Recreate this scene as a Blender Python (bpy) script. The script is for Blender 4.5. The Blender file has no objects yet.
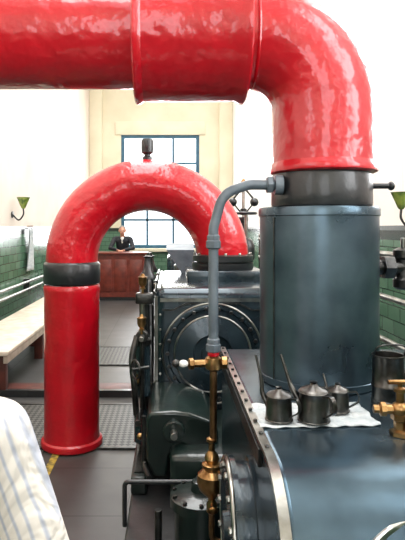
import bpy, bmesh, math, random
import numpy as np
from mathutils import Vector, Matrix
random.seed(4)
S=bpy.context.scene
COL=S.collection
pi=math.pi
# ------------------------------------------------------------ materials
def lin(c):
    return tuple(((x/255)/12.92 if x/255<=0.04045 else ((x/255+0.055)/1.055)**2.4) for x in c)+(1,)
def M(name,col,rough=.5,metal=0,var=None,bump=None,coat=0,rvar=None,spec=None,dist=.02):
    m=bpy.data.materials.new(name); m.use_nodes=True
    nt=m.node_tree; N=nt.nodes; L=nt.links; b=N['Principled BSDF']
    b.inputs['Base Color'].default_value=lin(col); b.inputs['Roughness'].default_value=rough
    b.inputs['Metallic'].default_value=metal; b.inputs['Coat Weight'].default_value=coat
    b.inputs['Coat Roughness'].default_value=.05
    if spec is not None: b.inputs['Specular IOR Level'].default_value=spec
    tc=N.new('ShaderNodeTexCoord')
    if var:
        sc,c2,lo,hi=var
        n=N.new('ShaderNodeTexNoise'); n.inputs['Scale'].default_value=sc; n.inputs['Detail'].default_value=6
        L.new(tc.outputs['Object'],n.inputs['Vector'])
        r=N.new('ShaderNodeValToRGB'); r.color_ramp.elements[0].position=lo; r.color_ramp.elements[1].position=hi
        r.color_ramp.elements[0].color=lin(c2); r.color_ramp.elements[1].color=lin(col)
        L.new(n.outputs['Fac'],r.inputs['Fac']); L.new(r.outputs['Color'],b.inputs['Base Color'])
        if rvar:
            mr=N.new('ShaderNodeMapRange'); mr.inputs['To Min'].default_value=rvar[0]; mr.inputs['To Max'].default_value=rvar[1]
            L.new(n.outputs['Fac'],mr.inputs['Value']); L.new(mr.outputs['Result'],b.inputs['Roughness'])
    if bump:
        n=N.new('ShaderNodeTexNoise'); n.inputs['Scale'].default_value=bump[0]; n.inputs['Detail'].default_value=2.5
        L.new(tc.outputs['Object'],n.inputs['Vector'])
        bp=N.new('ShaderNodeBump'); bp.inputs['Strength'].default_value=bump[1]; bp.inputs['Distance'].default_value=dist
        L.new(n.outputs['Fac'],bp.inputs['Height']); L.new(bp.outputs['Normal'],b.inputs['Normal'])
        if coat: L.new(bp.outputs['Normal'],b.inputs['Coat Normal'])
    return m
RED=M('red_gloss_paint',(194,5,28),.33,0,(5,(170,3,21),.3,.7),(11,.36),.6,None,.45,.03)
BLACK=M('black_enamel',(22,24,26),.35,0,(9,(34,36,38),.3,.7),(30,.08),.2)
SLATE=M('blued_steel_lagging',(104,122,134),.3,.8,(5,(58,74,84),.3,.75),(5,.12),0,(.2,.4))
SLATEB=M('dark_blued_lagging',(86,106,118),.26,.8,(4,(44,60,70),.3,.75),(5,.14),0,(.16,.34))
SLATE2=M('dark_slate_paint',(48,64,72),.24,.45,(6,(28,38,44),.3,.7),(20,.06),.3)
DGREEN=M('dark_green_paint',(24,40,36),.3,.1,(8,(14,24,22),.3,.7),(25,.1),.4)
STEEL=M('polished_steel',(180,180,174),.28,1,(14,(120,118,112),.3,.7),(40,.05))
DSTEEL=M('oily_steel',(86,86,84),.32,.9,(18,(46,46,46),.3,.7),(40,.1))
BRASS=M('polished_brass',(182,144,96),.28,1,(18,(110,80,48),.3,.7),(50,.08))
COPPER=M('aged_copper_brass',(158,120,84),.32,1,(20,(96,70,48),.3,.7))
GREYP=M('grey_pipe_paint',(108,118,126),.4,.15,(12,(78,88,96),.3,.7),(30,.1))
PEWTER=M('pewter',(112,110,106),.3,1,(16,(56,54,52),.3,.7),(30,.08))
WOOD=M('mahogany_counter',(122,50,36),.35,0,(10,(84,32,24),.3,.7))
CREAMP=M('bench_paint',(224,208,192),.5,0,(8,(190,176,156),.3,.7))
BROWN=M('bench_leg_brown',(96,46,36),.5,0,(8,(60,30,24),.3,.7))
TEAL=M('teal_window_paint',(46,98,124),.45,0,(8,(34,80,104),.3,.7))
WHITEP=M('white_window_paint',(228,228,222),.45,0,(8,(206,206,198),.3,.7))
CLOTH=M('white_rag',(206,210,210),.85,0,(20,(160,170,174),.3,.7),(60,.5))
WHITE=M('white_porcelain',(235,235,230),.25,0,(8,(215,215,210),.3,.7))
YEL=M('yellow_line_paint',(186,158,66),.6,0,(30,(90,80,50),.35,.6))
SKIN=M('skin',(206,150,124),.5,0,(12,(190,130,106),.3,.7))
HAIRG=M('grey_hair',(150,146,140),.8,0,(60,(96,92,88),.3,.7),(120,.5))
HAIRB=M('brown_hair',(74,52,36),.8,0,(60,(44,30,22),.3,.7),(120,.5))
JACKET=M('dark_jacket',(34,36,44),.8,0,(20,(22,24,30),.3,.7),(60,.3))
TROUS=M('dark_trousers',(46,48,56),.85,0,(20,(34,36,42),.3,.7),(60,.3))
SHOE=M('black_leather',(22,20,20),.4,0,(20,(34,30,28),.3,.7))
EYE=M('eye_dark',(30,24,22),.2,0,(40,(40,30,26),.3,.7))
LIP=M('lips',(160,92,84),.5,0,(20,(150,84,76),.3,.7))
GLASSG=M('green_glass_shade',(136,156,70),.2,0,(12,(60,90,44),.35,.6),None,.5)
SCRN=M('ceiling_plaster',(238,234,224),.8,0,(2,(228,222,210),.3,.7))
CREAM=M('cream_far_plaster',(232,224,200),.7,0,(1.5,(220,210,184),.3,.7),(8,.05))
def shirt():
    m=M('striped_shirt',(216,214,208),.85); nt=m.node_tree; N=nt.nodes; L=nt.links; b=N['Principled BSDF']
    tc=N.new('ShaderNodeTexCoord'); mp=N.new('ShaderNodeMapping'); mp.inputs['Rotation'].default_value=(0,math.radians(21),0)
    L.new(tc.outputs['Object'],mp.inputs['Vector'])
    w=N.new('ShaderNodeTexWave'); w.inputs['Scale'].default_value=16; w.inputs['Distortion'].default_value=.8; w.inputs['Detail'].default_value=1
    L.new(mp.outputs['Vector'],w.inputs['Vector'])
    r=N.new('ShaderNodeValToRGB'); e=r.color_ramp.elements
    e[0].position=.0; e[0].color=lin((162,166,176)); e[1].position=.35; e[1].color=lin((204,198,188))
    L.new(w.outputs['Fac'],r.inputs['Fac']); L.new(r.outputs['Color'],b.inputs['Base Color'])
    n=N.new('ShaderNodeTexNoise'); n.inputs['Scale'].default_value=7; n.inputs['Detail'].default_value=3; n.inputs['Distortion'].default_value=1.0
    L.new(tc.outputs['Object'],n.inputs['Vector'])
    bp=N.new('ShaderNodeBump'); bp.inputs['Strength'].default_value=.9; bp.inputs['Distance'].default_value=.05
    L.new(n.outputs['Fac'],bp.inputs['Height']); L.new(bp.outputs['Normal'],b.inputs['Normal'])
    return m
SHIRT=shirt()
def wallmat(name,up1,up2,axis='Y'):
    m=bpy.data.materials.new(name); m.use_nodes=True; nt=m.node_tree; N=nt.nodes; L=nt.links; b=N['Principled BSDF']
    tc=N.new('ShaderNodeTexCoord'); sp=N.new('ShaderNodeSeparateXYZ'); L.new(tc.outputs['Object'],sp.inputs[0])
    cb=N.new('ShaderNodeCombineXYZ'); L.new(sp.outputs[axis],cb.inputs[0]); L.new(sp.outputs['Z'],cb.inputs[1])
    br=N.new('ShaderNodeTexBrick'); br.inputs['Scale'].default_value=1; br.inputs['Brick Width'].default_value=.24; br.inputs['Row Height'].default_value=.12
    br.inputs['Mortar Size'].default_value=.005; br.inputs['Color1'].default_value=lin((74,108,86)); br.inputs['Color2'].default_value=lin((94,126,104)); br.inputs['Mortar'].default_value=lin((44,66,54))
    L.new(cb.outputs[0],br.inputs['Vector'])
    n=N.new('ShaderNodeTexNoise'); n.inputs['Scale'].default_value=1.3; n.inputs['Detail'].default_value=5; L.new(tc.outputs['Object'],n.inputs['Vector'])
    r=N.new('ShaderNodeValToRGB'); r.color_ramp.elements[0].color=lin(up2); r.color_ramp.elements[1].color=lin(up1); r.color_ramp.elements[0].position=.35;r.color_ramp.elements[1].position=.65
    L.new(n.outputs['Fac'],r.inputs['Fac'])
    gt2=N.new('ShaderNodeMath'); gt2.operation='GREATER_THAN'; gt2.inputs[1].default_value=1.50; L.new(sp.outputs['Z'],gt2.inputs[0])
    mxb=N.new('ShaderNodeMixRGB'); L.new(gt2.outputs[0],mxb.inputs[0]); L.new(br.outputs['Color'],mxb.inputs[1]); mxb.inputs[2].default_value=lin((34,48,42))
    gt=N.new('ShaderNodeMath'); gt.operation='GREATER_THAN'; gt.inputs[1].default_value=1.6; L.new(sp.outputs['Z'],gt.inputs[0])
    mx=N.new('ShaderNodeMixRGB'); L.new(gt.outputs[0],mx.inputs[0]); L.new(mxb.outputs[0],mx.inputs[1]); L.new(r.outputs[0],mx.inputs[2])
    L.new(mx.outputs[0],b.inputs['Base Color'])
    mr=N.new('ShaderNodeMapRange'); mr.inputs['To Min'].default_value=.18; mr.inputs['To Max'].default_value=.75; L.new(gt.outputs[0],mr.inputs['Value']); L.new(mr.outputs['Result'],b.inputs['Roughness'])
    return m
WL=wallmat('wall_plaster_tile_left',(228,216,204),(216,204,192)); WR=wallmat('wall_plaster_tile_right',(244,242,238),(236,232,226))
WE=wallmat('wall_plaster_tile_end',(232,224,200),(220,210,184),'X')
def floormat():
    m=bpy.data.materials.new('concrete_slab_floor'); m.use_nodes=True; nt=m.node_tree; N=nt.nodes; L=nt.links; b=N['Principled BSDF']
    tc=N.new('ShaderNodeTexCoord')
    br=N.new('ShaderNodeTexBrick'); br.offset=0; br.inputs['Scale'].default_value=1; br.inputs['Brick Width'].default_value=.9; br.inputs['Row Height'].default_value=.6
    br.inputs['Mortar Size'].default_value=.006; br.inputs['Color1'].default_value=lin((92,90,87)); br.inputs['Color2'].default_value=lin((80,79,78)); br.inputs['Mortar'].default_value=lin((44,42,42))
    L.new(tc.outputs['Object'],br.inputs['Vector'])
    n=N.new('ShaderNodeTexNoise'); n.inputs['Scale'].default_value=4; n.inputs['Detail'].default_value=8; L.new(tc.outputs['Object'],n.inputs['Vector'])
    mx=N.new('ShaderNodeMixRGB'); mx.blend_type='MULTIPLY'; mx.inputs[0].default_value=.8; L.new(br.outputs['Color'],mx.inputs[1]); L.new(n.outputs['Fac'],mx.inputs[2])
    L.new(mx.outputs[0],b.inputs['Base Color']); b.inputs['Roughness'].default_value=.4
    bp=N.new('ShaderNodeBump'); bp.inputs['Strength'].default_value=.3; L.new(n.outputs['Fac'],bp.inputs['Height']); L.new(bp.outputs[0],b.inputs['Normal'])
    return m
FLOOR=floormat()
def platemat():
    m=bpy.data.materials.new('chequer_plate'); m.use_nodes=True; nt=m.node_tree; N=nt.nodes; L=nt.links; b=N['Principled BSDF']
    tc=N.new('ShaderNodeTexCoord'); mp=N.new('ShaderNodeMapping'); mp.inputs['Rotation'].default_value=(0,0,pi/4); L.new(tc.outputs['Object'],mp.inputs[0])
    ck=N.new('ShaderNodeTexChecker'); ck.inputs['Scale'].default_value=30; ck.inputs['Color1'].default_value=lin((92,92,88)); ck.inputs['Color2'].default_value=lin((38,38,40)); L.new(mp.outputs[0],ck.inputs['Vector'])
    L.new(ck.outputs['Color'],b.inputs['Base Color']); b.inputs['Roughness'].default_value=.45; b.inputs['Metallic'].default_value=.5
    bp=N.new('ShaderNodeBump'); bp.inputs['Strength'].default_value=.5; bp.inputs['Distance'].default_value=.005; L.new(ck.outputs['Fac'],bp.inputs['Height']); L.new(bp.outputs[0],b.inputs['Normal'])
    return m
PLATE=platemat()
# ------------------------------------------------------------ mesh helpers
def grp(name,loc=(0,0,0)):
    e=bpy.data.objects.new(name,None); COL.objects.link(e); e.empty_display_size=.1
    return e
def mk(name,bm,mat,parent=None,smooth=True,sharp=35):
    bmesh.ops.recalc_face_normals(bm,faces=bm.faces)
    me=bpy.data.meshes.new(name); bm.to_mesh(me); bm.free()
    if smooth:
        for p in me.polygons: p.use_smooth=True
        try: me.set_sharp_from_angle(angle=math.radians(sharp))
        except Exception: pass
    me.materials.append(mat)
    o=bpy.data.objects.new(name,me); COL.objects.link(o)
    if parent: o.parent=parent
    return o
def box(name,a,b,mat,parent=None,bev=0,seg=2):
    bm=bmesh.new(); bmesh.ops.create_cube(bm,size=1)
    a=Vector(a);b=Vector(b)
    for v in bm.verts:
        v.co=Vector([(a[i]+b[i])/2+v.co[i]*abs(b[i]-a[i]) for i in range(3)])
    if bev: bmesh.ops.bevel(bm,geom=list(bm.edges),offset=bev,segments=seg,profile=.5,affect='EDGES')
    return mk(name,bm,mat,parent,smooth=bool(bev),sharp=50)
def frame(ax):
    ax=Vector(ax).normalized()
    t=Vector((0,0,1)) if abs(ax.z)<.9 else Vector((1,0,0))
    u=ax.cross(t).normalized(); w=ax.cross(u).normalized()
    return ax,u,w
def lathe(name,prof,o,ax,mat,parent=None,seg=32,bm=None):
    own=bm is None
    if own: bm=bmesh.new()
    ax,u,w=frame(ax); o=Vector(o); rings=[]
    for r,h in prof:
        if r<=1e-5: rings.append([bm.verts.new(o+ax*h)])
        else: rings.append([bm.verts.new(o+ax*h+(u*math.cos(2*pi*i/seg)+w*math.sin(2*pi*i/seg))*r) for i in range(seg)])
    for A,B in zip(rings,rings[1:]):
        for i in range(seg):
            j=(i+1)%seg
            if len(A)==1 and len(B)==1: continue
            if len(A)==1: bm.faces.new((A[0],B[i],B[j]))
            elif len(B)==1: bm.faces.new((A[i],A[j],B[0]))
            else: bm.faces.new((A[i],A[j],B[j],B[i]))
    for R in (rings[0],rings[-1]):
        if len(R)>1: bm.faces.new(R)
    if own: return mk(name,bm,mat,parent)
def cyl(name,a,b,r,mat,parent=None,seg=24,bev=.12):
    a=Vector(a);b=Vector(b);h=(b-a).length; c=min(r*bev,h*.3)
    return lathe(name,[(r-c,0),(r,c),(r,h-c),(r-c,h)],a,b-a,mat,parent,seg)
def ball(name,c,r,mat,parent=None,sc=(1,1,1),seg=20):
    bm=bmesh.new(); bmesh.ops.create_uvsphere(bm,u_segments=seg,v_segments=seg//2,radius=1)
    for v in bm.verts: v.co=Vector(c)+Vector([v.co[i]*r*sc[i] for i in range(3)])
    return mk(name,bm,mat,parent,sharp=180)
def sweep(name,pts,r,mat,parent=None,seg=14,rect=None,up=(0,0,1),closed=False):
    pts=[Vector(p) for p in pts]; n=len(pts); bm=bmesh.new()
    tang=[]
    for i in range(n):
        if closed: t=pts[(i+1)%n]-pts[i-1]
        else: t=pts[min(i+1,n-1)]-pts[max(i-1,0)]
        tang.append(t.normalized())
    nrm=Vector(up)-tang[0]*Vector(up).dot(tang[0])
    if nrm.length<1e-3: nrm=Vector((1,0,0))-tang[0]*tang[0].x
    nrm.normalize(); rings=[]
    for i in range(n):
        nrm=(nrm-tang[i]*nrm.dot(tang[i])).normalized(); bi=tang[i].cross(nrm)
        rr=r[i] if isinstance(r,(list,tuple)) else r
        if rect: off=[nrm*(sy*rect[1]/2)+bi*(sx*rect[0]/2) for sx,sy in((-1,-1),(1,-1),(1,1),(-1,1))]
        else: off=[(nrm*math.cos(2*pi*k/seg)+bi*math.sin(2*pi*k/seg))*rr for k in range(seg)]
        rings.append([bm.verts.new(pts[i]+d) for d in off])
    m=len(rings[0])
    for i in range(n if closed else n-1):
        A=rings[i];B=rings[(i+1)%n]
        for k in range(m): bm.faces.new((A[k],A[(k+1)%m],B[(k+1)%m],B[k]))
    if not closed: bm.faces.new(rings[0]); bm.faces.new(rings[-1])
    return mk(name,bm,mat,parent,sharp=45)
def fillet(P,R,n=8):
    P=[Vector(p) for p in P]; out=[P[0]]
    for i in range(1,len(P)-1):
        a=(P[i-1]-P[i]); b=(P[i+1]-P[i]); ang=a.angle(b); d=min(R/math.tan(ang/2),a.length*.49,b.length*.49)
        A=P[i]+a.normalized()*d; B=P[i]+b.normalized()*d
        rr=d*math.tan(ang/2); c=P[i]+(a.normalized()+b.normalized()).normalized()*(rr/math.sin(ang/2))
        va=A-c; vb=B-c; th=va.angle(vb)
        for k in range(n+1):
            t=k/n; out.append(c+(va*math.sin((1-t)*th)+vb*math.sin(t*th))/math.sin(th))
    out.append(P[-1]); return out
def smooth(P,n=6):
    P=[Vector(p) for p in P]; Q=[P[0]*2-P[1]]+P+[P[-1]*2-P[-2]]; out=[]
    for i in range(1,len(Q)-2):
        for k in range(n):
            t=k/n; a,b,c,d=Q[i-1:i+3]
            out.append(.5*((2*b)+(c-a)*t+(2*a-5*b+4*c-d)*t*t+(3*b-a-3*c+d)*t**3))
    out.append(P[-1]); return out
def ring(name,c,ax,R,r,mat,parent=None,seg=48):
    ax,u,w=frame(ax); c=Vector(c)
    return sweep(name,[c+(u*math.cos(2*pi*i/seg)+w*math.sin(2*pi*i/seg))*R for i in range(seg)],r,mat,parent,seg=8,closed=True,up=ax)
def bolts(name,pos,ax,r,h,mat,parent=None):
    bm=bmesh.new()
    for p in pos: lathe('',[(r*1.0,0),(r,h*.8),(r*.75,h)],p,ax,mat,None,6,bm)
    return mk(name,bm,mat,parent,smooth=False)
def circ(c,ax,R,n,ph=0):
    ax,u,w=frame(ax); c=Vector(c)
    return [c+(u*math.cos(2*pi*i/n+ph)+w*math.sin(2*pi*i/n+ph))*R for i in range(n)]
def extr(name,poly,x0,x1,mat,parent=None,bev=0):
    bm=bmesh.new()
    A=[bm.verts.new((x0,y,z)) for y,z in poly]; B=[bm.verts.new((x1,y,z)) for y,z in poly]
    bm.faces.new(A); bm.faces.new(B); n=len(poly)
    for i in range(n): bm.faces.new((A[i],A[(i+1)%n],B[(i+1)%n],B[i]))
    bmesh.ops.recalc_face_normals(bm,faces=bm.faces)
    o=mk(name,bm,mat,parent)
    if bev:
        md=o.modifiers.new('bev','BEVEL'); md.width=bev; md.segments=4; md.limit_method='ANGLE'; md.angle_limit=math.radians(50)
    return o
# ------------------------------------------------------------ room shell
XL,XR,YF,YB,ZC=-2.37,1.84,16.0,-3.5,6.6
T=.35
def wallY(name,x0,x1,opens,mat):
    bm=bmesh.new()
    def add(y0,y1,z0,z1):
        if y1-y0<1e-4 or z1-z0<1e-4: return
        g=bmesh.ops.create_cube(bm,size=1)
        for v in g['verts']: v.co=Vector(((x0+x1)/2+v.co.x*(x1-x0),(y0+y1)/2+v.co.y*(y1-y0),(z0+z1)/2+v.co.z*(z1-z0)))
    y=YB-T
    for o in sorted(opens):
        add(y,o[0],0,ZC); add(o[0],o[1],0,o[2]); add(o[0],o[1],o[3],ZC); y=o[1]
    add(y,YF+T,0,ZC)
    return mk(name,bm,mat,None,smooth=False)
def wallX(name,y0,y1,opens,mat):
    bm=bmesh.new()
    def add(a,b,z0,z1):
        g=bmesh.ops.create_cube(bm,size=1)
        for v in g['verts']: v.co=Vector(((a+b)/2+v.co.x*(b-a),(y0+y1)/2+v.co.y*(y1-y0),(z0+z1)/2+v.co.z*(z1-z0)))
    x=XL
    for o in sorted(opens):
        add(x,o[0],0,ZC); add(o[0],o[1],0,o[2]); add(o[0],o[1],o[3],ZC); x=o[1]
    add(x,XR,0,ZC)
    return mk(name,bm,mat,None,smooth=False)
box('floor',(XL-T,YB-T,-.1),(XR+T,YF+T,0),FLOOR)
RW=[(-2.6,-1.2,1.9,5.2),(.1,1.5,1.9,5.2),(2.5,3.9,1.9,5.2)]
LW=[(-2.2,-.8,1.9,5.2)]
FW=(-1.45,.87,1.0,4.36)
wallY('wall_left',XL-T,XL,LW,WL)
wallY('wall_right',XR,XR+T,RW,WR)
wallX('wall_far',YF,YF+T,[FW],WE)
wallX('wall_back',YB-T,YB,[(-1.3,.8,1.6,5.0)],WE)
c=grp('ceiling')
box('slab_left',(XL-T,YB-T,ZC),(-1.3,YF+T,ZC+.15),SCRN,c)
box('slab_right',(.9,YB-T,ZC),(XR+T,YF+T,ZC+.15),SCRN,c)
box('slab_front',(-1.3,YB-T,ZC),(.9,-2.5,ZC+.15),SCRN,c)
box('slab_rear',(-1.3,14,ZC),(.9,YF+T,ZC+.15),SCRN,c)
for i in range(9):
    y=-2.5+i*2.03
    box('glazing_bar_%d'%i,(-1.3,y,ZC),(.9,y+.05,ZC+.1),CREAMP,c)
def window(name,axis,p,a0,a1,z0,z1,nv,nh,mat,depth=.08):
    g=grp(name)
    def bar(i,u0,u1,w0,w1,d=depth):
        if axis=='X': box('frame_%d'%i,(u0,p,w0),(u1,p+d,w1),mat,g)
        else: box('frame_%d'%i,(p,u0,w0),(p+d,u1,w1),mat,g)
    k=0; t=.1
    for u in (a0,a1-t): bar(k,u,u+t,z0,z1); k+=1
    for w in (z0,z1-t): bar(k,a0+t,a1-t,w,w+t); k+=1
    for i in range(1,nv):
        u=a0+(a1-a0)*i/nv; bar(k,u-.03,u+.03,z0+t,z1-t,depth*.7); k+=1
    for i in range(1,nh):
        w=z0+(z1-z0)*i/nh; bar(k,a0+t,a1-t,w-.03,w+.03,depth*.6); k+=1
window('window_1','X',YF+.04,FW[0],FW[1],FW[2],FW[3],3,4,TEAL)
for i,o in enumerate(RW): window('window_%d'%(i+2),'Y',XR+.12,o[0],o[1],o[2],o[3],2,4,WHITEP)
window('window_6','Y',XL-.2,LW[0][0],LW[0][1],LW[0][2],LW[0][3],2,4,WHITEP)
window('window_7','X',YB-.2,-1.3,.8,1.6,5.0,3,4,WHITEP)
box('trim_1',(-2.37,YF-.14,1.6),(-2.0,YF,ZC),CREAM,None,.01)
box('trim_2',(1.45,YF-.14,1.6),(1.84,YF,ZC),CREAM,None,.01)
box('trim_3',(-1.62,YF-.05,4.36),(1.04,YF,4.75),CREAM,None,.01)
box('trim_4',(-1.62,YF-.12,.9),(1.04,YF,1.0),CREAM,None,.01)
box('baseboard_left',(XL,YB,0),(XL+.03,YF,.14),BLACK)
box('baseboard_right',(XR-.03,YB,0),(XR,YF,.14),BLACK)
box('trim_5',(XL,YB,1.58),(XL+.03,YF-.15,1.62),DGREEN)
box('trim_6',(XR-.03,YB,1.58),(XR,YF-.15,1.62),DGREEN)
def plate(name,a,b):
    g=grp(name); box('chequer',(a[0],a[1],.0),(b[0],b[1],.012),PLATE,g)
    for i,(p,q) in enumerate([((a[0]-.03,a[1]-.03),(b[0]+.03,a[1])),((a[0]-.03,b[1]),(b[0]+.03,b[1]+.03)),((a[0]-.03,a[1]),(a[0],b[1])),((b[0],a[1]),(b[0]+.03,b[1]))]):
        box('kerb_%d'%i,(p[0],p[1],0),(q[0],q[1],.016),DSTEEL,g)
plate('floor_plate',(-1.35,3.92),(-.26,4.85))
plate('floor_plate',(-.95,6.3),(-.26,7.2))
g=grp('floor_step'); box('timber',(-1.9,5.15,0),(-.24,5.38,.06),BROWN,g,.008); box('nosing',(-1.9,5.10,0),(-.24,5.15,.065),BLACK,g)
box('painted_floor_line',(-.83,2.2,0),(-.78,3.88,.004),YEL)
# ------------------------------------------------------------ upper red main
g=grp('red_steam_main')
yP=2.16; zP=2.36; R=.3; xv=.612
pts=[(-2.36,yP,zP),(-.14,yP,zP),(.29,yP,zP)]
for i in range(0,25):
    a=pi/2*i/24
    pts.append((xv-R+R*math.sin(a),yP,zP-R+R*math.cos(a)))
pts.append((xv,yP,1.83))
sweep('main_pipe',pts,.2,RED,g,seg=64,up=(0,1,0))
lathe('sleeve',[(.2,0),(.255,0),(.261,.006),(.259,.02),(.249,.034),(.249,.40),(.259,.415),(.261,.434),(.255,.44),(.2,.44)],(-.140,yP,zP),(1,0,0),RED,g,64)
lathe('weld_seam',[(.19,0),(.203,.004),(.206,.01),(.203,.016),(.19,.02)],(.318,yP,zP),(1,0,0),RED,g,56)
lathe('end_collar',[(.195,0),(.207,.006),(.209,.02),(.205,.03),(.2,.045)],(xv,yP,1.815),(0,0,1),RED,g,56)
lathe('wall_flange',[(.2,0),(.3,0),(.3,.03),(.21,.04)],(XL,yP,zP),(1,0,0),RED,g,48)
# ------------------------------------------------------------ arch pipe
g=grp('red_exhaust_pipe')
yA=4.0; xa=-.726; xb=.39; Ra=(xb-xa)/2; zs=1.36
lathe('riser',[(.225,0.012),(.228,.03),(.222,.05),(.206,.06),(.202,.10),(.202,1.11),(.207,1.14),(.207,1.17),(.2,1.185)],(xa,yA,0),(0,0,1),RED,g,48)
lathe('black_collar',[(.19,0),(.204,.004),(.208,.012),(.208,.14),(.2,.155),(.185,.165)],(xa,yA,1.19),(0,0,1),BLACK,g,48)
pts=[(xa,yA,1.31)]+[(xa+Ra-Ra*math.cos(pi*i/40),yA,zs+Ra*math.sin(pi*i/40)) for i in range(41)]+[(xb,yA,1.31)]
sweep('arch_bend',pts,.19,RED,g,seg=56,up=(0,1,0))
lathe('right_flange',[(.19,0),(.222,.0),(.226,.01),(.226,.045),(.195,.05),(.195,.06),(.222,.06),(.222,.1),(.187,.11)],(xb,yA,1.30),(0,0,1),BLACK,g,48)
bolts('flange_bolts',circ((xb,yA,1.40),(0,0,1),.207,12),(0,0,1),.011,.02,STEEL,g)
lathe('air_valve',[(.035,0),(.035,.03),(.022,.04),(.022,.05),(.042,.065),(.045,.09),(.045,.15),(.038,.165),(0,.17)],(xa+Ra+.0,yA,zs+Ra+.175),(0,0,1),BLACK,g,20)
# ------------------------------------------------------------ steam engine
E=grp('steam_engine')
xc,yc=.592,2.16
lathe('receiver_drum',[(.22,0),(.234,.004),(.234,.028),(.23,.03),(.23,.645),(.235,.648),(.235,.672),(.231,.68),(.19,.682)],(xc,yc,1.0),(0,0,1),SLATE,E,64)
sweep('drum_lagging_seam',[(xc-.2,yc-.118,1.03),(xc-.2,yc-.118,1.64)],.003,DSTEEL,E,seg=6)
lathe('black_neck_ring',[(.185,0),(.194,.004),(.196,.012),(.196,.12),(.19,.132)],(xc+.012,yc,1.682),(0,0,1),BLACK,E,56)
cyl('drain_stub',(.79,2.12,1.765),(.86,2.12,1.765),.011,BLACK,E)
ball('stub_knob',(.868,2.12,1.765),.018,BLACK,E,(.8,1,1))
rc=.24; prof=[(2.7,.0),(2.7,1.0)]
for i in range(0,11):
    a=pi/2*i/10; prof.append((1.42-rc*math.sin(a),1.0-rc+rc*math.cos(a)))
prof.append((1.18,.0))
extr('hp_lagged_block',prof,.256,1.25,SLATEB,E,.03)
band=[(.262,2.7,1.0)]+[(.262,2.7-.08*i,1.0) for i in range(1,16)]
band+=[(.262,1.42-(rc+.003)*math.sin(a),1.0-rc+(rc+.003)*math.cos(a)) for a in [pi/2*i/10 for i in range(11)]]+[(.262,1.177,.5),(.262,1.177,.02)]
sweep('edge_band',band,0,STEEL,E,rect=(.026,.012))
bp=[(.262,2.66-.1*i,1.005) for i in range(13)]
bolts('band_bolts',bp,(0,0,1),.007,.008,DSTEEL,E)
bolts('band_bolts_front',[(.262,1.172,.7-.1*i) for i in range(5)],(0,-1,0),.008,.01,DSTEEL,E)
sweep('side_band',[(.25,2.7,.96),(.25,1.5,.96)],0,DSTEEL,E,rect=(.01,.05))
lathe('valve_cover',[(.205,0),(.205,.02),(.19,.022),(.19,.06),(.205,.062),(.205,.085),(.17,.09),(.16,.078),(.05,.08),(.045,.1),(0,.105)],(.262,1.66,.68),(-1,0,0),SLATE2,E,56)
ring('valve_cover_rim',(.178,1.66,.68),(1,0,0),.2,.008,STEEL,E)
bolts('valve_cover_bolts',circ((.176,1.66,.68),(1,0,0),.18,14),(-1,0,0),.011,.014,STEEL,E)
ax=Vector((0.05,-.72,.7)).normalized(); cc=Vector((.60,1.144,.732))
lathe('front_cover',[(.225,-.12),(.225,.045),(.22,.05),(.2,.05),(.19,.044),(0,.044)],cc,ax,SLATEB,E,64)
ring('front_cover_rim',cc+ax*.048,ax,.215,.011,STEEL,E,64)
bolts('front_cover_bolts',circ(cc+ax*.048,ax,.18,16),ax,.008,.010,DSTEEL,E)
# LP block
box('lp_lagged_block',(-.09,3.3,.22),(1.15,4.75,1.23),SLATE2,E,.06,5)
box('lp_top_pad',(.12,3.72,1.2),(.66,4.28,1.302),SLATE2,E,.01)
lc=Vector((.257,3.3,.84)); 
sweep('lp_trim_top',[(-.06,3.3,1.16),(1.1,3.3,1.16)],0,STEEL,E,rect=(.012,.022))
sweep('lp_trim_left',[(-.085,3.33,.3),(-.085,3.33,1.18)],0,STEEL,E,rect=(.02,.02))
sweep('lp_trim_edge',[(-.07,3.36,1.222),(-.07,4.7,1.222)],0,STEEL,E,rect=(.02,.012))
sweep('lp_trim_mid',[(-.05,3.292,1.10),(.02,3.292,1.1),(.1,3.292,1.14),(.42,3.292,1.14),(.5,3.292,1.1),(1.0,3.292,1.1)],0,DSTEEL,E,rect=(.012,.01))
bolts('lp_front_screws',[(-.06,3.30,.35+.09*i) for i in range(9)],(0,-1,0),.008,.012,STEEL,E)
lathe('lp_cover_flange',[(.31,0),(.31,.035),(.295,.04),(.27,.04),(.262,.03),(.235,.03),(.225,.055),(.12,.075),(.11,.06),(.07,.06),(.06,.085),(0,.09)],lc+Vector((0,.01,0)),(0,-1,0),SLATE2,E,64)
ring('lp_cover_rim',lc+Vector((0,-.03,0)),(0,1,0),.302,.007,STEEL,E,64)
ring('lp_cover_inner_rim',lc+Vector((0,-.045,0)),(0,1,0),.23,.006,STEEL,E,64)
bolts('lp_cover_bolts',circ(lc+Vector((0,-.028,0)),(0,1,0),.272,22),(0,-1,0),.013,.022,DSTEEL,E)
box('bedplate',(-.2,1.3,.0),(1.3,10.5,.24),BLACK,E,.015)
box('bed_rail_left',(-.2,2.75,.24),(-.12,10.0,.33),DGREEN,E,.01)
sweep('bed_rail_strip',[(-.16,2.8,.333),(-.16,9.8,.333)],0,DSTEEL,E,rect=(.05,.008))
box('crosshead_guide_upper',(.1,4.75,1.0),(.5,6.7,1.08),SLATE2,E,.01)
box('crosshead_guide_lower',(.1,4.75,.5),(.5,6.7,.6),SLATE2,E,.01)
box('guide_column',(.05,6.6,.2),(.55,6.9,1.15),DGREEN,E,.03)
cyl('piston_rod',(.3,4.7,.8),(.3,6.2,.8),.04,STEEL,E)
box('crosshead',(.16,5.6,.62),(.44,5.95,.98),DSTEEL,E,.03)
sweep('connecting_rod',[(.3,5.9,.8),(.3,8.0,.9)],[.04,.06],STEEL,E)
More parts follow.
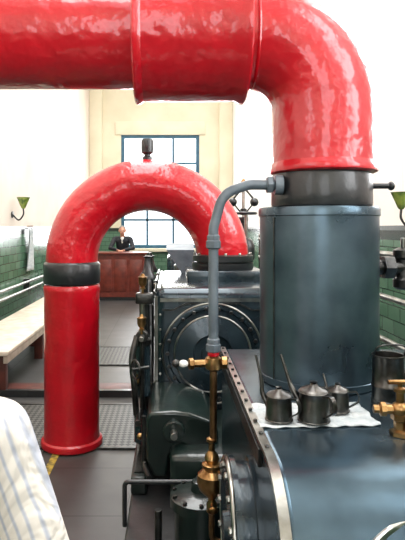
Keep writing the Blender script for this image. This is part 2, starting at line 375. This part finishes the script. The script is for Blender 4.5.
lathe('crank_disc',[(.4,0),(.4,.1),(.38,.12),(.1,.12),(.08,.2),(0,.2)],(.4,8.2,.72),(-1,0,0),SLATE2,E,48)
box('crank_bearing',(.45,7.9,.2),(.8,8.5,.85),DGREEN,E,.04)
box('rear_cylinder_casing',(-.05,8.8,.2),(.7,9.9,1.15),SLATE2,E,.08,4)
bm=bmesh.new()
P=[(-.03,4.66,1.47),(.20,4.66,1.47),(.20,4.66,1.22),(.10,4.66,1.22)]
A=[bm.verts.new(p) for p in P]; B=[bm.verts.new((x,y-.22,z-(.05 if z>1.3 else 0))) for x,y,z in P]
bm.faces.new(A);bm.faces.new(B)
for i in range(4): bm.faces.new((A[i],A[(i+1)%4],B[(i+1)%4],B[i]))
mk('splash_guard',bm,GREYP,E,smooth=False)
bm=bmesh.new()
P=[(-.12,.62),(-.1,.66),(.02,.665),(.1,.655),(.2,.62),(.25,.56),(.25,.46),(.2,.44),(.14,.47),(.06,.50),(.0,.44),(-.02,.33),(-.08,.33),(-.12,.42)]
A=[bm.verts.new((x,2.75,z)) for x,z in P]; B=[bm.verts.new((x,3.31,z)) for x,z in P]
bm.faces.new(A);bm.faces.new(B)
for i in range(len(P)): bm.faces.new((A[i],A[(i+1)%len(P)],B[(i+1)%len(P)],B[i]))
o=mk('valve_bracket',bm,DGREEN,E); md=o.modifiers.new('b','BEVEL'); md.width=.015; md.segments=3; md.limit_method='ANGLE'
cyl('bracket_boss',(.02,2.72,.57),(.02,2.8,.57),.055,DGREEN,E)
cyl('bracket_spindle',(.02,2.66,.57),(.02,2.74,.57),.018,STEEL,E)
box('lower_casing',(.0,2.6,.2),(.9,3.3,.5),DGREEN,E,.03)
lathe('exhaust_valve_chest',[(.11,0),(.11,.2),(.13,.2),(.13,.24),(.1,.25),(.04,.26),(.035,.3),(0,.31)],(.13,2.35,.2),(0,0,1),DGREEN,E,32)
bolts('chest_bolts',circ((.13,2.35,.44),(0,0,1),.115,10),(0,0,1),.01,.014,DSTEEL,E)
def oiler(name,p,s=1.0,par=E):
    x,y,z=p
    return lathe(name,[(.008*s,0),(.008*s,.02*s),(.016*s,.022*s),(.016*s,.03*s),(.01*s,.034*s),(.02*s,.045*s),(.026*s,.06*s),(.026*s,.085*s),(.028*s,.088*s),(.028*s,.094*s),(.012*s,.1*s),(.008*s,.112*s),(0,.115*s)],(x,y,z),(0,0,1),BRASS,par,18)
VG=E
bm=bmesh.new()
P=[(3.15,.24),(3.85,.24),(3.80,.5),(3.70,.8),(3.66,1.1),(3.7,1.22),(3.62,1.27),(3.36,1.27),(3.28,1.2),(3.34,1.05),(3.36,.8),(3.28,.5)]
A=[bm.verts.new((-.125,y,z)) for y,z in P]; B=[bm.verts.new((-.19,y,z)) for y,z in P]
bm.faces.new(A);bm.faces.new(B)
for i in range(len(P)): bm.faces.new((A[i],A[(i+1)%len(P)],B[(i+1)%len(P)],B[i]))
o=mk('valve_gear_frame',bm,BLACK,VG); md=o.modifiers.new('b','BEVEL'); md.width=.012; md.segments=3; md.limit_method='ANGLE'
cyl('rocker_post',(-.145,3.2,.24),(-.145,3.2,1.30),.016,DSTEEL,VG)
cyl('rocker_post_b',(-.15,3.95,.24),(-.15,3.95,1.42),.02,DSTEEL,VG)
cyl('valve_dashpot',(-.16,3.16,.62),(-.16,3.16,.92),.045,SLATE2,VG)
lathe('valve_dashpot_cap',[(.05,0),(.052,.01),(.052,.03),(.03,.04),(.02,.06)],(-.16,3.16,.92),(0,0,1),DSTEEL,VG)
lathe('valve_dashpot_b',[(.03,0),(.042,.01),(.042,.16),(.03,.18),(.02,.2)],(-.165,3.12,.36),(0,0,1),SLATE2,VG)
cyl('valve_spindle',(-.16,3.16,.95),(-.16,3.16,1.2),.012,STEEL,VG)
box('spindle_crosshead',(-.2,3.12,1.16),(-.1,3.2,1.22),DSTEEL,VG,.008)
lathe('bell_cover',[(.055,0),(.055,.02),(.03,.06),(.02,.12),(.02,.14),(.03,.15),(0,.16)],(-.15,3.6,1.26),(0,0,1),BLACK,VG,20)
lathe('bell_cover_b',[(.05,0),(.05,.02),(.03,.06),(.02,.1),(.02,.12),(.028,.13),(0,.14)],(-.15,4.3,1.25),(0,0,1),BLACK,VG,20)
cyl('bell_post_b',(-.15,4.3,.33),(-.15,4.3,1.26),.02,BLACK,VG)
cyl('gear_shaft',(-.16,3.0,.98),(-.16,8.0,.98),.014,STEEL,VG)
cyl('gear_shaft_low',(-.17,2.9,.55),(-.17,8.0,.55),.018,DSTEEL,VG)
sweep('rocker_arm',smooth([(-.19,3.1,.98),(-.215,3.05,.86),(-.2,3.02,.72),(-.19,3.04,.55)]),[.018]*19,DSTEEL,VG,seg=10)
for i,(y,z) in enumerate([(3.05,1.0),(3.16,1.22),(3.1,.66),(4.3,1.05),(4.9,1.0)]):
    oiler('oil_cup_%d'%i,(-.16 if i!=2 else -.2,y,z),1.0)
for i,y in enumerate((3.08,3.45,4.2,5.0,6.0,7.0)):
    lathe('shaft_bearing_%d'%i,[(.03,0),(.036,.005),(.036,.045),(.03,.05)],(-.16,y,.98),(0,1,0),DSTEEL,VG,20)
    cyl('bearing_foot_%d'%i,(-.16,y+.025,.33),(-.16,y+.025,.96),.013,DSTEEL,VG)
ring('hand_wheel',(-.19,2.98,.82),(1,.6,0),.05,.006,DSTEEL,VG,32)
cyl('hand_wheel_hub',(-.21,2.97,.82),(-.12,3.03,.82),.010,DSTEEL,VG)
cyl('hand_wheel_spoke',(-.19,2.98,.77),(-.19,2.98,.87),.005,DSTEEL,VG)
cyl('brass_pull_rod',(-.15,2.8,.52),(.02,2.78,.52),.009,BRASS,VG)
ball('pull_rod_knob',(-.155,2.8,.52),.017,BRASS,VG)
lathe('pull_rod_gland',[(.02,0),(.02,.03),(.013,.035)],(-.08,2.79,.52),(1,0,0),BRASS,VG,6)
sweep('drain_lever',fillet([(-.21,2.5,.02+.2),(-.21,2.5,.425),(.14,2.5,.425)],.02),.011,BLACK,VG,seg=10)
sweep('drain_link',fillet([(-.13,2.7,.66),(-.13,2.7,.42),(-.1,2.55,.42)],.02),.012,DSTEEL,VG,seg=10)
cyl('lever_bracket',(.14,2.5,.24),(.14,2.5,.45),.02,BLACK,VG)
for i,x in enumerate((-.05,.05)):
    cyl('drain_pipe_%d'%i,(x,2.3,.0),(x,2.3,.40),.016,DSTEEL,VG)
# governor
gv=(.68,5.0)
lathe('governor_column',[(.1,0),(.1,.03),(.05,.06),(.035,.2),(.03,.5),(.045,.52),(.045,.55)],(gv[0],gv[1],1.15),(0,0,1),BLACK,E,24)
cyl('governor_spindle',(gv[0],gv[1],1.68),(gv[0],gv[1],2.02),.014,STEEL,E)
cyl('governor_sleeve',(gv[0],gv[1],1.72),(gv[0],gv[1],1.78),.03,BLACK,E)
for i,s in enumerate((-1,1)):
    sweep('governor_arm_%d'%i,[(gv[0],gv[1],1.98),(gv[0]+s*.11,gv[1],1.85)],.009,DSTEEL,E,seg=8)
    sweep('governor_link_%d'%i,[(gv[0]+s*.11,gv[1],1.85),(gv[0]+s*.03,gv[1],1.75)],.007,DSTEEL,E,seg=8)
    ball('governor_ball_%d'%i,(gv[0]+s*.1,gv[1],1.84),.04,BLACK,E)
lathe('governor_cap',[(.03,0),(.03,.02),(.012,.05),(0,.06)],(gv[0],gv[1],2.0),(0,0,1),BRASS,E,20)
box('governor_bracket',(.55,4.7,1.15),(.95,5.25,1.17),SLATE2,E,.005)
lathe('stop_valve_body',[(.08,0),(.08,.03),(.05,.05),(.05,.1),(.07,.13),(.07,.24),(.05,.28),(.02,.3)],(.62,4.4,1.22),(0,0,1),BLACK,E)
cyl('stop_valve_spindle',(.62,4.4,1.5),(.62,4.4,1.72),.014,STEEL,E)
ring('stop_valve_wheel',(.62,4.4,1.72),(0,0,1),.08,.011,BLACK,E,32)
cyl('stop_valve_spoke',(.54,4.4,1.72),(.70,4.4,1.72),.007,BLACK,E); cyl('stop_valve_spoke_b',(.62,4.32,1.72),(.62,4.48,1.72),.007,BLACK,E)
# side valve on the drum
cyl('side_stub',(.81,2.2,1.44),(.95,2.2,1.44),.03,DSTEEL,E)
lathe('side_stub_nut',[(.05,0),(.05,.04),(.04,.045)],(.865,2.2,1.44),(1,0,0),DSTEEL,E,6)
lathe('side_valve_body',[(.025,0),(.04,.01),(.04,.04),(.03,.05),(.03,.12),(.04,.13),(.04,.16),(.02,.17)],(.95,2.2,1.35),(0,0,1),DSTEEL,E,24)
cyl('side_valve_spindle',(.95,2.2,1.52),(.95,2.2,1.56),.01,STEEL,E)
# ------------------------------------------------------------ grey feed pipe + brass lubricator
g=grp('lubricator_pipe')
yL=2.04
sweep('grey_pipe',fillet([(.43,yL+.04,1.765),(.30,yL+.02,1.765),(.20,yL,1.73),(.164,yL,1.60),(.164,yL,1.12)],.09),.019,GREYP,g,seg=16)
lathe('pipe_flange',[(.03,0),(.034,.004),(.034,.02),(.03,.024)],(.37,yL+.03,1.765),(1,0,0),GREYP,g,6)
lathe('pipe_flange_b',[(.022,0),(.038,0),(.038,.03),(.022,.03)],(.40,yL+.03,1.765),(1,0,0),GREYP,g,20)
for i,z in enumerate((1.52,1.13)):
    lathe('union_%d'%i,[(.02,0),(.028,.006),(.028,.03),(.024,.034),(.024,.05),(.02,.055)],(.164,yL,z),(0,0,1),GREYP,g,8)
lathe('red_ring',[(.02,0),(.022,.003),(.022,.012),(.02,.014)],(.164,yL,1.118),(0,0,1),RED,g,20)
lathe('brass_valve_body',[(.014,0),(.03,.01),(.034,.03),(.03,.05),(.016,.06)],(.164,yL,1.06),(0,0,1),BRASS,g,24)
lathe('brass_stem_housing',[(.02,0),(.024,.02),(.014,.03),(.014,.07),(.022,.075),(.022,.09),(.008,.095),(.006,.11)],(.16,yL,1.09),(-1,-.2,0),BRASS,g,8)
lathe('brass_stub',[(.016,0),(.016,.03),(.024,.032),(.024,.05),(.012,.055)],(.164,yL,1.09),(1,0,0),BRASS,g,8)
cyl('valve_stem',(.06,yL-.02,1.09),(.02,yL-.03,1.095),.006,STEEL,g)
ball('porcelain_knob',(.05,yL-.03,1.095),.014,WHITE,g,(1.3,1,1)); ball('knob_end',(.022,yL-.03,1.095),.015,DSTEEL,g)
sweep('brass_pipe',[(.164,yL,1.07),(.164,yL,.80)],.014,COPPER,g,seg=14)
lathe('lubricator_body',[(.012,0),(.02,.01),(.02,.04),(.014,.05),(.014,.06),(.03,.075),(.048,.095),(.057,.12),(.054,.15),(.038,.165),(.03,.172),(.038,.18),(.038,.19),(.022,.197),(.028,.21),(.024,.225),(.012,.24),(.012,.27),(.02,.275),(.02,.285),(.012,.29)],(.158,yL,.52),(0,0,1),BRASS,g,32)
cyl('lubricator_cock',(.158,yL-.05,.56),(.158,yL+.03,.56),.009,BRASS,g)
ball('cock_grip',(.158,yL-.055,.56),.014,BRASS,g,(1.4,.5,1))
cyl('lubricator_filler',(.19,yL,.67),(.21,yL-.01,.70),.012,BRASS,g)
ball('filler_cap',(.213,yL-.01,.706),.016,BRASS,g)
sweep('lower_feed',fillet([(.158,yL,.53),(.158,yL,.42),(.26,yL,.40)],.03),.012,COPPER,g,seg=12)
# ------------------------------------------------------------ rag, oil cans, jug, brass valve
bm=bmesh.new(); nx,ny=30,16
V=[[bm.verts.new((.268+.37*i/nx+.003*math.sin(j),1.61+.22*j/ny+.003*math.sin(i*.9)+.02*i/nx,1.006+.002*math.sin(i*1.3+j*.7)+.0015*math.sin(j*1.9))) for j in range(ny+1)] for i in range(nx+1)]
for i in range(nx):
    for j in range(ny): bm.faces.new((V[i][j],V[i+1][j],V[i+1][j+1],V[i][j+1]))
o=mk('cleaning_rag',bm,CLOTH,None,sharp=180); md=o.modifiers.new('s','SOLIDIFY'); md.thickness=.003
def oilcan(x,y,s,sp,hdir,hs=.92):
    g=grp('oil_can'); z=1.011; k=s*hs
    lathe('body',[(.043*s,0),(.046*s,.004),(.045*s,.02*k),(.043*s,.065*k),(.040*s,.082*k),(.042*s,.087*k),(.042*s,.094*k),(.036*s,.10*k),(.014*s,.108*k),(.009*s,.115*k),(.011*s,.122*k),(0,.126*k)],(x,y,z),(0,0,1),PEWTER,g,32)
    b=Vector((x,y,z)); d=Vector((sp[0],sp[1],0)); dn=d.normalized()
    P=smooth([b+dn*.030*s+Vector((0,0,.03*k)),b+d*.45+dn*.02+Vector((0,0,.09*k)),b+d*.75+Vector((0,0,sp[2]*.6)),b+d+Vector((0,0,sp[2]))])
    sweep('spout',P,[.011*s-.0074*s*i/(len(P)-1) for i in range(len(P))],PEWTER,g,seg=12)
    h=Vector(hdir).normalized()
    P=smooth([b+h*.040*s+Vector((0,0,.085*k)),b+h*.072*s+Vector((0,0,.088*k)),b+h*.08*s+Vector((0,0,.05*k)),b+h*.043*s+Vector((0,0,.02*k))])
    sweep('handle',P,0,PEWTER,g,rect=(.014*s,.005*s),up=h)
    ring('foot_ring',(x,y,z+.003),(0,0,1),.045*s,.003,PEWTER,g,32)
    ring('lid_bead',(x,y,z+.09*k),(0,0,1),.042*s,.0025,PEWTER,g,32)
oilcan(.335,1.66,.9,(-.065,.04,.19),(.6,-.6,0))
oilcan(.440,1.655,1.06,(-.09,.05,.19),(.45,-.8,0))
oilcan(.540,1.74,.8,(-.035,.04,.11),(1,-.3,0))
g=grp('oil_jug')
lathe('body',[(.045,0),(.055,.003),(.055,.02),(.052,.022),(.052,.06),(.054,.063),(.054,.07),(.052,.073),(.05,.16),(.053,.165),(.053,.17),(.049,.17),(.047,.05),(0,.05)],(.735,1.82,1.004),(0,0,1),PEWTER,g,40)
sweep('wire_handle',smooth([(.683,1.82,1.16),(.69,1.79,1.205),(.74,1.78,1.215),(.78,1.79,1.205),(.787,1.82,1.16)]),.003,DSTEEL,g,seg=8)
sweep('spout',smooth([(.78,1.80,1.10),(.81,1.78,1.14),(.83,1.77,1.19)]),[.012]*6+[.01]*4+[.008]*3,PEWTER,g,seg=10)
g=grp('brass_drain_cock')
bx,by=.665,1.56
lathe('base',[(.03,0),(.03,.012),(.018,.018),(.018,.04),(.026,.045),(.026,.06),(.016,.065)],(bx,by,1.002),(0,0,1),BRASS,g,6)
ball('cock_body',(bx,by,1.075),.026,BRASS,g)
lathe('left_arm',[(.014,0),(.014,.04),(.021,.042),(.021,.055),(.012,.06),(.012,.075)],(bx,by,1.075),(-1,.1,0),BRASS,g,8)
lathe('right_arm',[(.014,0),(.014,.04),(.024,.042),(.024,.06),(.012,.065),(.012,.2)],(bx,by,1.075),(1,.1,0),BRASS,g,8)
lathe('top_stem',[(.012,0),(.012,.03),(.018,.032),(.018,.042),(.007,.046),(.007,.06)],(bx,by,1.095),(0,0,1),BRASS,g,12)
sweep('tee_handle',[(bx-.035,by,1.155),(bx+.035,by,1.155)],[.007,.007],BRASS,g,seg=10)
cyl('tail_pipe',(bx+.03,by-.02,1.002),(bx+.03,by-.02,1.06),.009,BRASS,g)
# ------------------------------------------------------------ guard rail (right)
g=grp('guard_rail')
for i,z in enumerate((1.42,1.12,.82)): cyl('rail_%d'%i,(1.5,2.6,z),(1.5,9,z),.02,STEEL,g,16)
for i,y in enumerate((2.6,3.95,5.5,7.2,9.0)):
    cyl('post_%d'%i,(1.5,y,0),(1.5,y,1.46),.024,DSTEEL,g,16); ball('finial_%d'%i,(1.5,y,1.475),.032,STEEL,g)
    for j,z in enumerate((1.42,1.12,.82)): ball('knuckle_%d_%d'%(i,j),(1.5,y,z),.034,STEEL,g)
# ------------------------------------------------------------ left side: bench, wall rail, towel
g=grp('bench')
box('seat',(-2.1,5.0,.41),(-1.5,9.2,.455),CREAMP,g,.008)
box('apron',(-1.56,5.05,.33),(-1.52,9.15,.41),CREAMP,g,.004)
for i,y in enumerate((5.12,6.6,8.0,9.0)):
    box('leg_front_%d'%i,(-1.66,y,0),(-1.56,y+.08,.41),BROWN,g,.004); box('leg_back_%d'%i,(-2.08,y,0),(-2.0,y+.08,.41),BROWN,g,.004)
    box('stretcher_%d'%i,(-2.03,y+.015,.15),(-1.6,y+.05,.21),BROWN,g,.003)
g=grp('wall_pipe_rail')
for k,z in enumerate((.62,.74)): cyl('pipe_%d'%k,(-2.28,5,z),(-2.28,14,z),.022,STEEL,g,14)
for i in range(6): box('bracket_%d'%i,(-2.36,5.3+i*1.7,.58),(-2.27,5.34+i*1.7,.78),DSTEEL,g)
g=grp('hanging_towel')
bm=bmesh.new()
V=[[bm.verts.new((-2.31+.018*math.sin(i*1.1+j*.2),8.95+(i-7)*(.008+.002*j),1.6-.05*j)) for j in range(15)] for i in range(15)]
for i in range(14):
    for j in range(14): bm.faces.new((V[i][j],V[i+1][j],V[i+1][j+1],V[i][j+1]))
o=mk('towel_cloth',bm,CLOTH,g,sharp=180); md=o.modifiers.new('s','SOLIDIFY'); md.thickness=.008
cyl('hook',(-2.37,8.95,1.63),(-2.27,8.95,1.63),.01,BRASS,g)
def sconce(x,y,z,s,q=1):
    g=grp('wall_lamp')
    lathe('backplate',[(.05*q,0),(.05*q,.012),(.03*q,.02),(0,.02)],(x,y,z-.12*q),(s,0,0),BLACK,g,20)
    sweep('arm',smooth([(x+s*.01,y,z-.12*q),(x+s*.1*q,y,z-.2*q),(x+s*.17*q,y,z-.12*q),(x+s*.17*q,y,z-.03*q)]),.012*q,BLACK,g,seg=10)
    lathe('shade',[(a*q,b*q) for a,b in [(.02,0),(.035,.02),(.06,.08),(.1,.17),(.105,.17),(.095,.168),(.055,.08),(.03,.022),(0,.015)]],(x+s*.17*q,y,z-.03*q),(0,0,1),GLASSG,g,24)
sconce(XL,8.1,1.92,1); sconce(XR,4.0,1.76,-1,.75)
# ------------------------------------------------------------ desk counter
g=grp('reception_counter')
box('front_panel',(-1.62,11.9,.08),(-.55,11.94,1.02),WOOD,g)
box('plinth',(-1.6,11.93,0),(-.57,12.4,.08),BLACK,g)
box('end_left',(-1.62,11.94,.08),(-1.58,12.45,1.02),WOOD,g); box('end_right',(-.59,11.94,.08),(-.55,12.45,1.02),WOOD,g)
box('top',(-1.67,11.85,1.02),(-.5,12.5,1.06),WOOD,g,.008)
for i in range(3): box('raised_panel_%d'%i,(-1.56+i*.335,11.885,.2),(-1.29+i*.335,11.9,.9),WOOD,g,.006)
# ------------------------------------------------------------ people
def figure(name,prims,mats,voxel=.007):
    bm=bmesh.new()
    for p1,r1,p2,r2,mi,*_ in prims:
        p1=Vector(p1);p2=Vector(p2)
        for p,r in((p1,r1),(p2,r2)):
            rr=r if isinstance(r,tuple) else (r,r,r)
            q=bmesh.ops.create_uvsphere(bm,u_segments=16,v_segments=10,radius=1)
            for v in q['verts']: v.co=Vector((p.x+v.co.x*rr[0],p.y+v.co.y*rr[1],p.z+v.co.z*rr[2]))
        if (p2-p1).length>1e-4:
            ra=r1 if isinstance(r1,tuple) else (r1,)*3; rb=r2 if isinstance(r2,tuple) else (r2,)*3
            ax,u,w=frame(p2-p1); rings=[]
            for p,r in((p1,ra),(p2,rb)):
                rg=[]
                for k in range(20):
                    d=u*math.cos(2*pi*k/20)+w*math.sin(2*pi*k/20)
                    rg.append(bm.verts.new(p+Vector((d.x*r[0],d.y*r[1],d.z*r[2]))))
                rings.append(rg)
            for k in range(20): bm.faces.new((rings[0][k],rings[0][(k+1)%20],rings[1][(k+1)%20],rings[1][k]))
            bm.faces.new(rings[0][::-1]); bm.faces.new(rings[1])
    bmesh.ops.recalc_face_normals(bm,faces=bm.faces)
    me=bpy.data.meshes.new('t'); bm.to_mesh(me); bm.free(); o=bpy.data.objects.new('t',me); COL.objects.link(o)
    md=o.modifiers.new('r','REMESH'); md.mode='VOXEL'; md.voxel_size=voxel
    sm=o.modifiers.new('s','SMOOTH'); sm.factor=.5; sm.iterations=4
    dg=bpy.context.evaluated_depsgraph_get(); m2=bpy.data.meshes.new_from_object(o.evaluated_get(dg)); bpy.data.objects.remove(o)
    n=len(m2.polygons); C=np.empty(n*3); m2.polygons.foreach_get('center',C); C=C.reshape(n,3)
    best=np.full(n,1e9); idx=np.zeros(n,int)
    for p1,r1,p2,r2,mi,*_ in prims:
        a=np.array(p1,float); b=np.array(p2,float); ab=b-a; L=ab@ab
        t=np.clip(((C-a)@ab)/L,0,1) if L>1e-8 else np.zeros(n)
        ra=np.array(r1 if isinstance(r1,tuple) else (r1,)*3); rb=np.array(r2 if isinstance(r2,tuple) else (r2,)*3)
        rr=ra+(rb-ra)*t[:,None]; d=(C-(a+ab*t[:,None])); k=np.sqrt(((d/rr)**2).sum(1)); dist=(k-1)*rr.min(1)
        s=dist<best; best[s]=dist[s]; idx[s]=mi
    m2.materials.clear()
    for m in mats: m2.materials.append(m)
    m2.polygons.foreach_set('material_index',idx.astype(np.int32)); m2.polygons.foreach_set('use_smooth',np.ones(n,bool))
    m2.name=name; o=bpy.data.objects.new(name,m2); COL.objects.link(o); return o
def headprims(c,f):
    c=Vector(c); f=Vector(f).normalized(); r=Vector((f.y,-f.x,0)); u=Vector((0,0,1))
    P=lambda a,b,d: tuple(c+f*a+r*b+u*d)
    pr=[(P(-.01,0,.02),(.078,.09,.095),P(-.01,0,.02),(.078,.09,.095),0),
        (P(.03,0,-.05),(.056,.056,.06),P(.045,0,-.07),(.04,.04,.035),0),
        (P(.088,0,.015),.009,P(.105,0,-.02),.013,0),
        (P(.078,-.03,.028),.013,P(.078,.03,.028),.013,0),
        (P(.088,-.018,-.052),.006,P(.088,.018,-.052),.006,5),
        (P(0,-.08,.005),(.012,.02,.03),P(0,-.08,.005),(.012,.02,.03),0),
        (P(0,.08,.005),(.012,.02,.03),P(0,.08,.005),(.012,.02,.03),0),
        (P(-.025,0,.045),(.084,.088,.085),P(-.03,0,.02),(.082,.085,.08),4)]
    return pr
def handprims(w,d,side,n,curl=.35):
    w=Vector(w); d=Vector(d).normalized(); s=Vector(side).normalized(); n=Vector(n).normalized(); pr=[]
    for k in range(4):
        off=s*(.030-.019*k)
        pr.append((tuple(w+d*.01+off*.5),.014,tuple(w+d*.085+off),.012,0))
        L=[.040,.046,.042,.032][k]; p=w+d*.088+off*1.05; a=curl*.6
        for j in range(3):
            dd=(d*math.cos(a)+n*math.sin(a)); q=p+dd*(L*[1,.65,.5][j]); pr.append((tuple(p),.0085-.0006*j,tuple(q),.0079-.0006*j,0)); p=q; a+=curl
    p=w+d*.03+s*.03; q=p+(d*.6+s*.75+n*.2).normalized()*.04; r2=q+(d*.9+s*.3+n*.3).normalized()*.03
    pr+=[(tuple(w+d*.015+s*.015),.016,tuple(p),.014,0),(tuple(p),.012,tuple(q),.0105,0),(tuple(q),.0105,tuple(r2),.009,0)]
    return pr
def eyes(c,f,par):
    c=Vector(c); f=Vector(f).normalized(); r=Vector((f.y,-f.x,0))
    for i,s in enumerate((-1,1)):
        ball('eye_white_%d'%i,c+f*.076+r*s*.03+Vector((0,0,.012)),.0125,WHITE,par,seg=12)
        ball('pupil_%d'%i,c+f*.086+r*s*.03+Vector((0,0,.012)),.0055,EYE,par,seg=10)
ax_,ay=-1.13,12.86
pr=[((ax_,ay+.1,.95),(.16,.11,.1),(ax_,ay+.04,1.12),(.145,.105,.1),1),
    ((ax_,ay+.04,1.12),(.145,.105,.1),(ax_,ay-.02,1.3),(.17,.11,.09),1),
    ((ax_-.15,ay-.02,1.345),.062,(ax_+.15,ay-.02,1.345),.062,1),
    ((ax_,ay-.02,1.38),.055,(ax_,ay-.04,1.45),.05,0),
    ((ax_,ay-.1,1.30),(.035,.03,.07),(ax_,ay-.09,1.36),(.04,.04,.03),6)]
hc=(ax_,ay-.06,1.53)
pr+=headprims(hc,(.1,-1,0))
for s in(-1,1):
    pr+=[((ax_+s*.19,ay-.02,1.33),.06,(ax_+s*.27,ay-.22,1.13),.048,1),((ax_+s*.27,ay-.22,1.13),.047,(ax_+s*.10,ay-.44,1.10),.036,1),
         ((ax_+s*.09,ay+.1,.9),(.095,.1,.1),(ax_+s*.1,ay+.12,.5),.06,2),((ax_+s*.1,ay+.12,.5),.058,(ax_+s*.11,ay+.16,.1),.045,2),
         ((ax_+s*.11,ay+.16,.05),.045,(ax_+s*.12,ay-.0,.04),.035,3)]
    pr+=handprims((ax_+s*.09,ay-.45,1.088),(-s*.7,-.6,-.05),(-s*.4,.7,0),(0,0,-1),.12)
att=figure('attendant',pr,[SKIN,JACKET,TROUS,SHOE,HAIRG,LIP,WHITE],.007)
eyes(hc,(.1,-1,0),att)
vx,vy=-.48,1.0
pr=[((vx,vy,.86),(.165,.12,.1),(vx,vy,1.02),(.15,.115,.1),1),((vx,vy,1.02),(.15,.115,.1),(vx,vy,1.2),(.165,.115,.09),1),
    ((vx,vy,.82),(.17,.125,.06),(vx,vy,.90),(.168,.124,.1),1),
    ((vx-.15,vy,1.225),.062,(vx+.15,vy,1.225),.062,1),((vx,vy,1.235),(.11,.08,.07),(vx,vy,1.29),(.06,.06,.04),1),
    ((vx,vy,1.27),.052,(vx,vy+.02,1.36),.048,0)]
hv=(vx,vy+.035,1.46); pr+=headprims(hv,(.2,1,0))
for s in(-1,1):
    sh=(vx+s*.160,vy,1.222); el=(vx+s*.262,vy-.01,.94); wr=(vx+s*.255,vy+.07,.71)
    mid=tuple(Vector(sh).lerp(Vector(el),.5))
    pr+=[(sh,.062,mid,.060,1),(mid,.060,el,.056,1),(el,.052,tuple(Vector(el).lerp(Vector(wr),.15)),.05,1),(el,.042,wr,.028,0),
         ((vx+s*.09,vy,.8),(.09,.105,.1),(vx+s*.095,vy+.01,.44),.06,2),((vx+s*.095,vy+.01,.44),.058,(vx+s*.1,vy-.02,.1),.045,2),
         ((vx+s*.1,vy-.02,.045),.042,(vx+s*.11,vy+.14,.036),.032,3)]
    pr+=handprims(wr,(0,.25,-1),(0,1,.2),(-s,0,0),.35)
vis=figure('visitor',pr,[SKIN,SHIRT,TROUS,SHOE,HAIRB,LIP],.0065)
eyes(hv,(.2,1,0),vis)
# ------------------------------------------------------------ light
w=bpy.data.worlds.new('World'); S.world=w; w.use_nodes=True
bg=w.node_tree.nodes['Background']; bg.inputs[0].default_value=(.93,.97,1,1); bg.inputs[1].default_value=2.4
def area(name,loc,rot,sx,sy,p,col=(1,1,1)):
    l=bpy.data.lights.new(name,'AREA'); l.shape='RECTANGLE'; l.size=sx; l.size_y=sy; l.energy=p; l.color=col
    o=bpy.data.objects.new(name,l); COL.objects.link(o); o.location=loc; o.rotation_euler=rot; return o
area('rooflight_daylight',(-.2,6.7,ZC+.4),(0,0,0),2.2,14,740,(1,.985,.965))
for i,o in enumerate(RW):
    area('window_daylight_%d'%i,(XR+T+.1,(o[0]+o[1])/2,(o[2]+o[3])/2),(0,pi/2,0),o[3]-o[2],o[1]-o[0],(80,125,125)[i],(.98,.99,1))
area('window_daylight_left',(XL-T-.1,-1.5,3.5),(0,-pi/2,0),3.3,1.4,45)
area('window_daylight_back',(-.25,YB-T-.1,3.3),(pi/2,0,0),2.1,3.4,75)
area('window_daylight_far',(-.3,YF+T+.3,2.7),(-pi/2,0,0),2.3,3.3,220)
# ------------------------------------------------------------ camera
cd=bpy.data.cameras.new('camera'); cam=bpy.data.objects.new('camera',cd); COL.objects.link(cam)
cam.location=(0,0,1.6); cam.rotation_euler=(pi/2,0,0)
cd.sensor_fit='VERTICAL'; cd.sensor_height=36; cd.lens=36; cd.shift_x=32.5/540; cd.shift_y=-42/540; cd.clip_start=.02
S.camera=cam
S.view_settings.view_transform='Standard'
S.view_settings.exposure=.05
